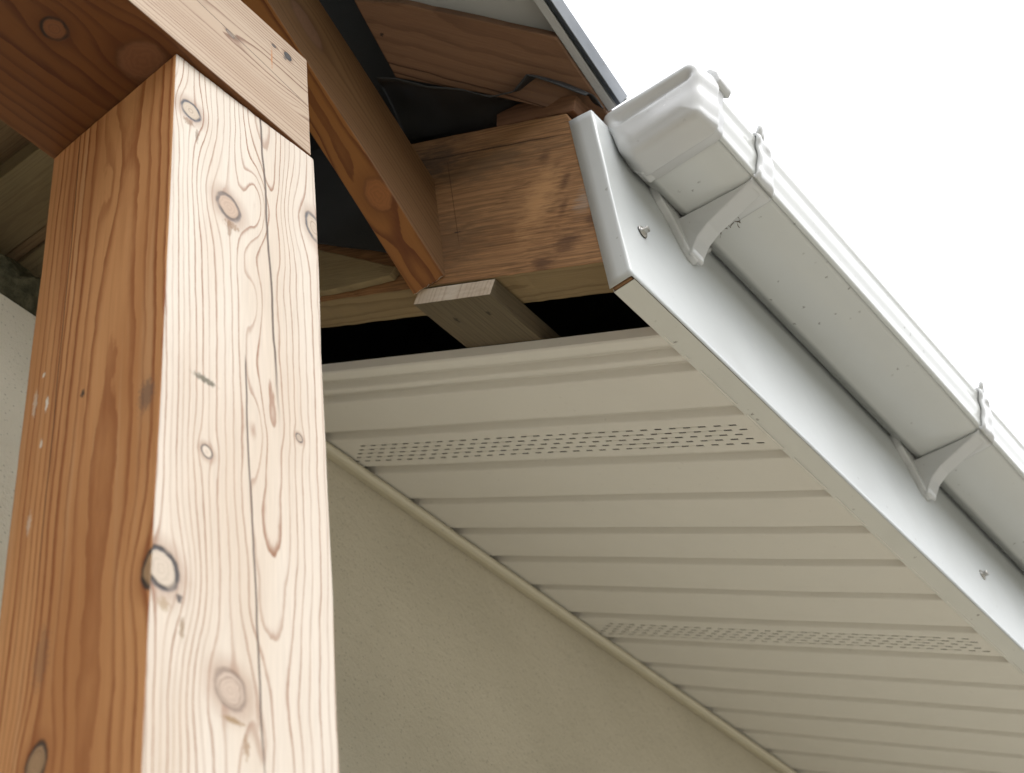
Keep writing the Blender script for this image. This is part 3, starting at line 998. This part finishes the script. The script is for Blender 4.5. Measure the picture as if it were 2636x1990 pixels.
soffit = empty("eave_soffit", V(-.75, 1.045, 1.23))
tag(soffit, "beige metal soffit of ribbed and slotted panels under the eave", "soffit")


def soffit_panel(a0, a1, grooves, perf, label, lip=False):
    """ribbed sheet between two interlocking edges; 'perf' is a (start, end) band with punched slots"""
    GW = [(-.0125, 0.0), (-.0105, .0007), (-.0060, .0090), (-.0040, .0102), (.0048, .0102), (.0066, .0090), (.0082, .0010), (.0095, 0.0)]
    prof = []
    if lip: prof += [(a0, .012), (a0 + .0005, .002), (a0 + .002, .0003), (a0 + .004, 0.0)]
    else: prof += [(a0 - .0035, .0092), (a0 + .0040, .0088), (a0 + .0060, .0075), (a0 + .0080, .0010), (a0 + .0095, 0.0)]
    for gv in grooves: prof += [(gv + x_, h_) for x_, h_ in GW]
    prof += [(a1 - .0105, 0.0), (a1 - .0085, .0008), (a1 - .0055, .0075), (a1 - .0040, .0086)]
    bm = bmesh.new()
    os_ = [O_IN + (O_OUT - O_IN) * i / 16 for i in range(17)]

    def P(o_, a_, h_):
        sag = .0012 * noise.noise(Vector((o_ * 5, a_ * 3, 2.0)))
        if lip:                              # the free edge has sprung a little out of line
            s_ = (o_ - O_IN) / (O_OUT - O_IN)
            a_ -= .007 * s_ * s_ * max(0.0, 1 - (a_ - a0) / (a1 - a0))
        return slope(o_, a_, DS) + SN * (h_ + sag)
    prev = None
    for a_, h_ in prof:
        cur = [P(o_, a_, h_) for o_ in os_]
        if prev:
            pa, ph_, pc = prev
            if perf and abs(pa - perf[0]) < .013 and h_ == 0 and ph_ == 0 and a_ > pa + .02:
                slots_band(bm, P, pa, a_, os_)
            else:
                for i in range(len(os_) - 1):
                    bm.faces.new([bm.verts.new(x_) for x_ in (pc[i], pc[i + 1], cur[i + 1], cur[i])])
        prev = (a_, h_, cur)
    bmesh.ops.remove_doubles(bm, verts=bm.verts, dist=.00005)
    ob = link("soffit_panel", bm, SOFF, smooth=False)
    md = ob.modifiers.new("thickness", 'SOLIDIFY'); md.thickness = .0006; md.offset = 1
    adopt(soffit, ob)
    return tag(ob, label)


def slots_band(bm, P, a0, a1, os_):
    rows_, pitch, ln, wd = 5, .0164, .0082, .0027
    sp = (a1 - a0 - .030) / (rows_ - 1)
    aa = a0
    for r_ in range(rows_):
        c_ = a0 + .017 + sp * r_
        quad(bm, P, O_IN, O_OUT, aa, c_ - wd / 2)
        x_ = O_IN + .052 - .0100 * r_
        quad(bm, P, O_IN, x_, c_ - wd / 2, c_ + wd / 2)
        while x_ + pitch < O_OUT - .004:
            quad(bm, P, x_ + ln, x_ + pitch, c_ - wd / 2, c_ + wd / 2)
            x_ += pitch
        quad(bm, P, x_, O_OUT, c_ - wd / 2, c_ + wd / 2)
        aa = c_ + wd / 2
    quad(bm, P, O_IN, O_OUT, aa, a1)


def quad(bm, P, o0, o1, a0, a1):
    n_ = max(1, int(abs(o1 - o0) / .05))
    for i in range(n_):
        x0, x1 = o0 + (o1 - o0) * i / n_, o0 + (o1 - o0) * (i + 1) / n_
        bm.faces.new([bm.verts.new(P(*q_, 0)) for q_ in ((x0, a0), (x1, a0), (x1, a1), (x0, a1))])


K = 1.5
soffit_panel(.6966 * K, .907 * K, [.7150 * K, .7332 * K, .7895 * K, .849 * K], (.7895 * K + .0095, 0), "beige perforated soffit panel nearest the open dark gap", True)
soffit_panel(.907 * K, 1.083 * K, [.9655 * K, 1.0225 * K], None, "plain ribbed soffit panel between the two slotted ones")
soffit_panel(1.083 * K, 1.266 * K, [1.146 * K, 1.205 * K], (1.146 * K + .0095, 0), "beige soffit panel with the second, farther band of slots")
soffit_panel(1.266 * K, 1.448 * K, [1.326 * K, 1.387 * K], None, None)
soffit_panel(1.448 * K, 1.630 * K, [1.508 * K, 1.569 * K], None, None)
soffit_panel(1.630 * K, 1.95 * K, [1.69 * K, 1.75 * K, 1.81 * K, 1.87 * K], None, None)

# ------------------------------------------------------------------ house wall
wall = empty("house_wall", V(-1.032, 1.0, -ZC))
tag(wall, "olive beige rendered house wall below the soffit", "wall")
bm = bmesh.new()


def box(bm, o0, o1, a0, a1, z0, z1):
    solid([V(o0, a0, z0), V(o1, a0, z0), V(o1, a1, z0), V(o0, a1, z0)], Z, z1 - z0, bm)


box(bm, -1.35, -1.032, -3.5, 1.040, -ZC - .2, 1.2885)
box(bm, -1.35, -1.0321, 1.040, 4.2, -ZC - .2, 1.394)
wl_ = link("render_face", bm, RENDER)
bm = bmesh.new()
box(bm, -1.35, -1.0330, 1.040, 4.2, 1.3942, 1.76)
dark_wall = link("void_shade_wall", bm, MEMB)  # near-black wall top: the void's shade put into its colour
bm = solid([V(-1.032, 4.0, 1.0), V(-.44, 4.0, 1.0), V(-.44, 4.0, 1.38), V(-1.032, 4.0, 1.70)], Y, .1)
cl_ = link("void_end_blocker", bm, MEMB)  # added unseen end panel; keeps light out of the void
# slim bead trim under the soffit
tp = []
jz = lambda o_: (DS - SN.x * o_) / SN.z
prof = [(-1.0318, jz(-1.032) - .0140), (-1.0180, jz(-1.018) - .0150), (-1.0120, jz(-1.012) - .0125), (-1.0090, jz(-1.009) - .0070), (-1.0100, jz(-1.010) - .0018), (-1.0318, jz(-1.0318) - .0018)]
bm = solid([V(o_, 1.05, z_) for o_, z_ in prof], Y, 2.8)
jt = link("wall_trim", soften(bm, .0012, 2, 15), TRIM)
adopt(wall, wl_, dark_wall, cl_, jt)

# insulation and planks over the near part of the wall
bm = bmesh.new()
nu, nv = 60, 16
gr = []
for i in range(nu + 1):
    row = []
    for j in range(nv + 1):
        an = math.pi * j / nv
        a_ = .35 + .70 * i / nu
        p = Vector((-1.085 + .052 * math.sin(an), a_, 1.330 - .050 * math.cos(an)))
        p += Vector((1, .4, 1)) * .007 * noise.noise(p * 42) + Vector((1, .4, 1)) * .004 * noise.noise(p * 130)
        row.append(bm.verts.new(V(*p)))
    gr.append(row)
for i in range(nu):
    for j in range(nv): bm.faces.new((gr[i][j], gr[i + 1][j], gr[i + 1][j + 1], gr[i][j + 1]))
for k in range(900):
    p = V(-1.085 + .056 * random.random(), .55 + .3 * random.random(), 1.284 + .085 * random.random())
    dr = Vector((random.uniform(-.2, 1), random.uniform(-1, 1), random.uniform(-.8, .8))).normalized() * random.uniform(.004, .012)
    s_ = dr.orthogonal().normalized() * .00025
    bm.faces.new([bm.verts.new(x_) for x_ in (p - s_, p + s_, p + dr)])
wool = link("mineral_wool", bm, WOOL, recalc=False)
tag(wool, "shaggy grey green insulation stuffed on top of the wall behind the post", "insulation")

pk = [wood("old_plank_brown", (.20, .135, .070), (.12, .070, .033), ring=.006, u0=.02, d0=.03, seed=21.0, warp=.02, contrast=.6, saw=.8, rough=.85, knots=[(.17, .42, .011, .010, 0, .6, (.10, .06, .03))]),
      wood("old_plank_olive", (.19, .145, .075), (.115, .080, .040), ring=.005, u0=.08, d0=.02, seed=25.0, warp=.02, contrast=.5, saw=.7, rough=.85)]
for i, (a0_, a1_, z0_, dz, mi, lab) in enumerate((
        (.34, .700, 1.432, .03, 0, "broad brown plank under the porch ceiling, left of the post's top"),
        (.668, .7420, 1.399, .024, 1, "olive plank left of the post, second up from the insulation"),
        (.7450, .7590, 1.404, .020, 0, "narrow brown plank between the olive plank and the insulation"),
        (.7605, .9000, 1.400, .020, 1, "lowest plank, lying directly above the insulation"))):
    t_ = timber("ceiling_plank", V(-1.45, a0_, z0_), X, Y, Z, (.640 if i else .60, a1_ - a0_, dz), 'x', [pk[mi]], {'*': (0, (.03 * i, .1 * i))}, bev=.001, jit=.0015, seg=12, rag=.002, ragn=10, seed=30.0 + i)
    tag(t_, lab, "plank", "rough planks above the wall behind the post")
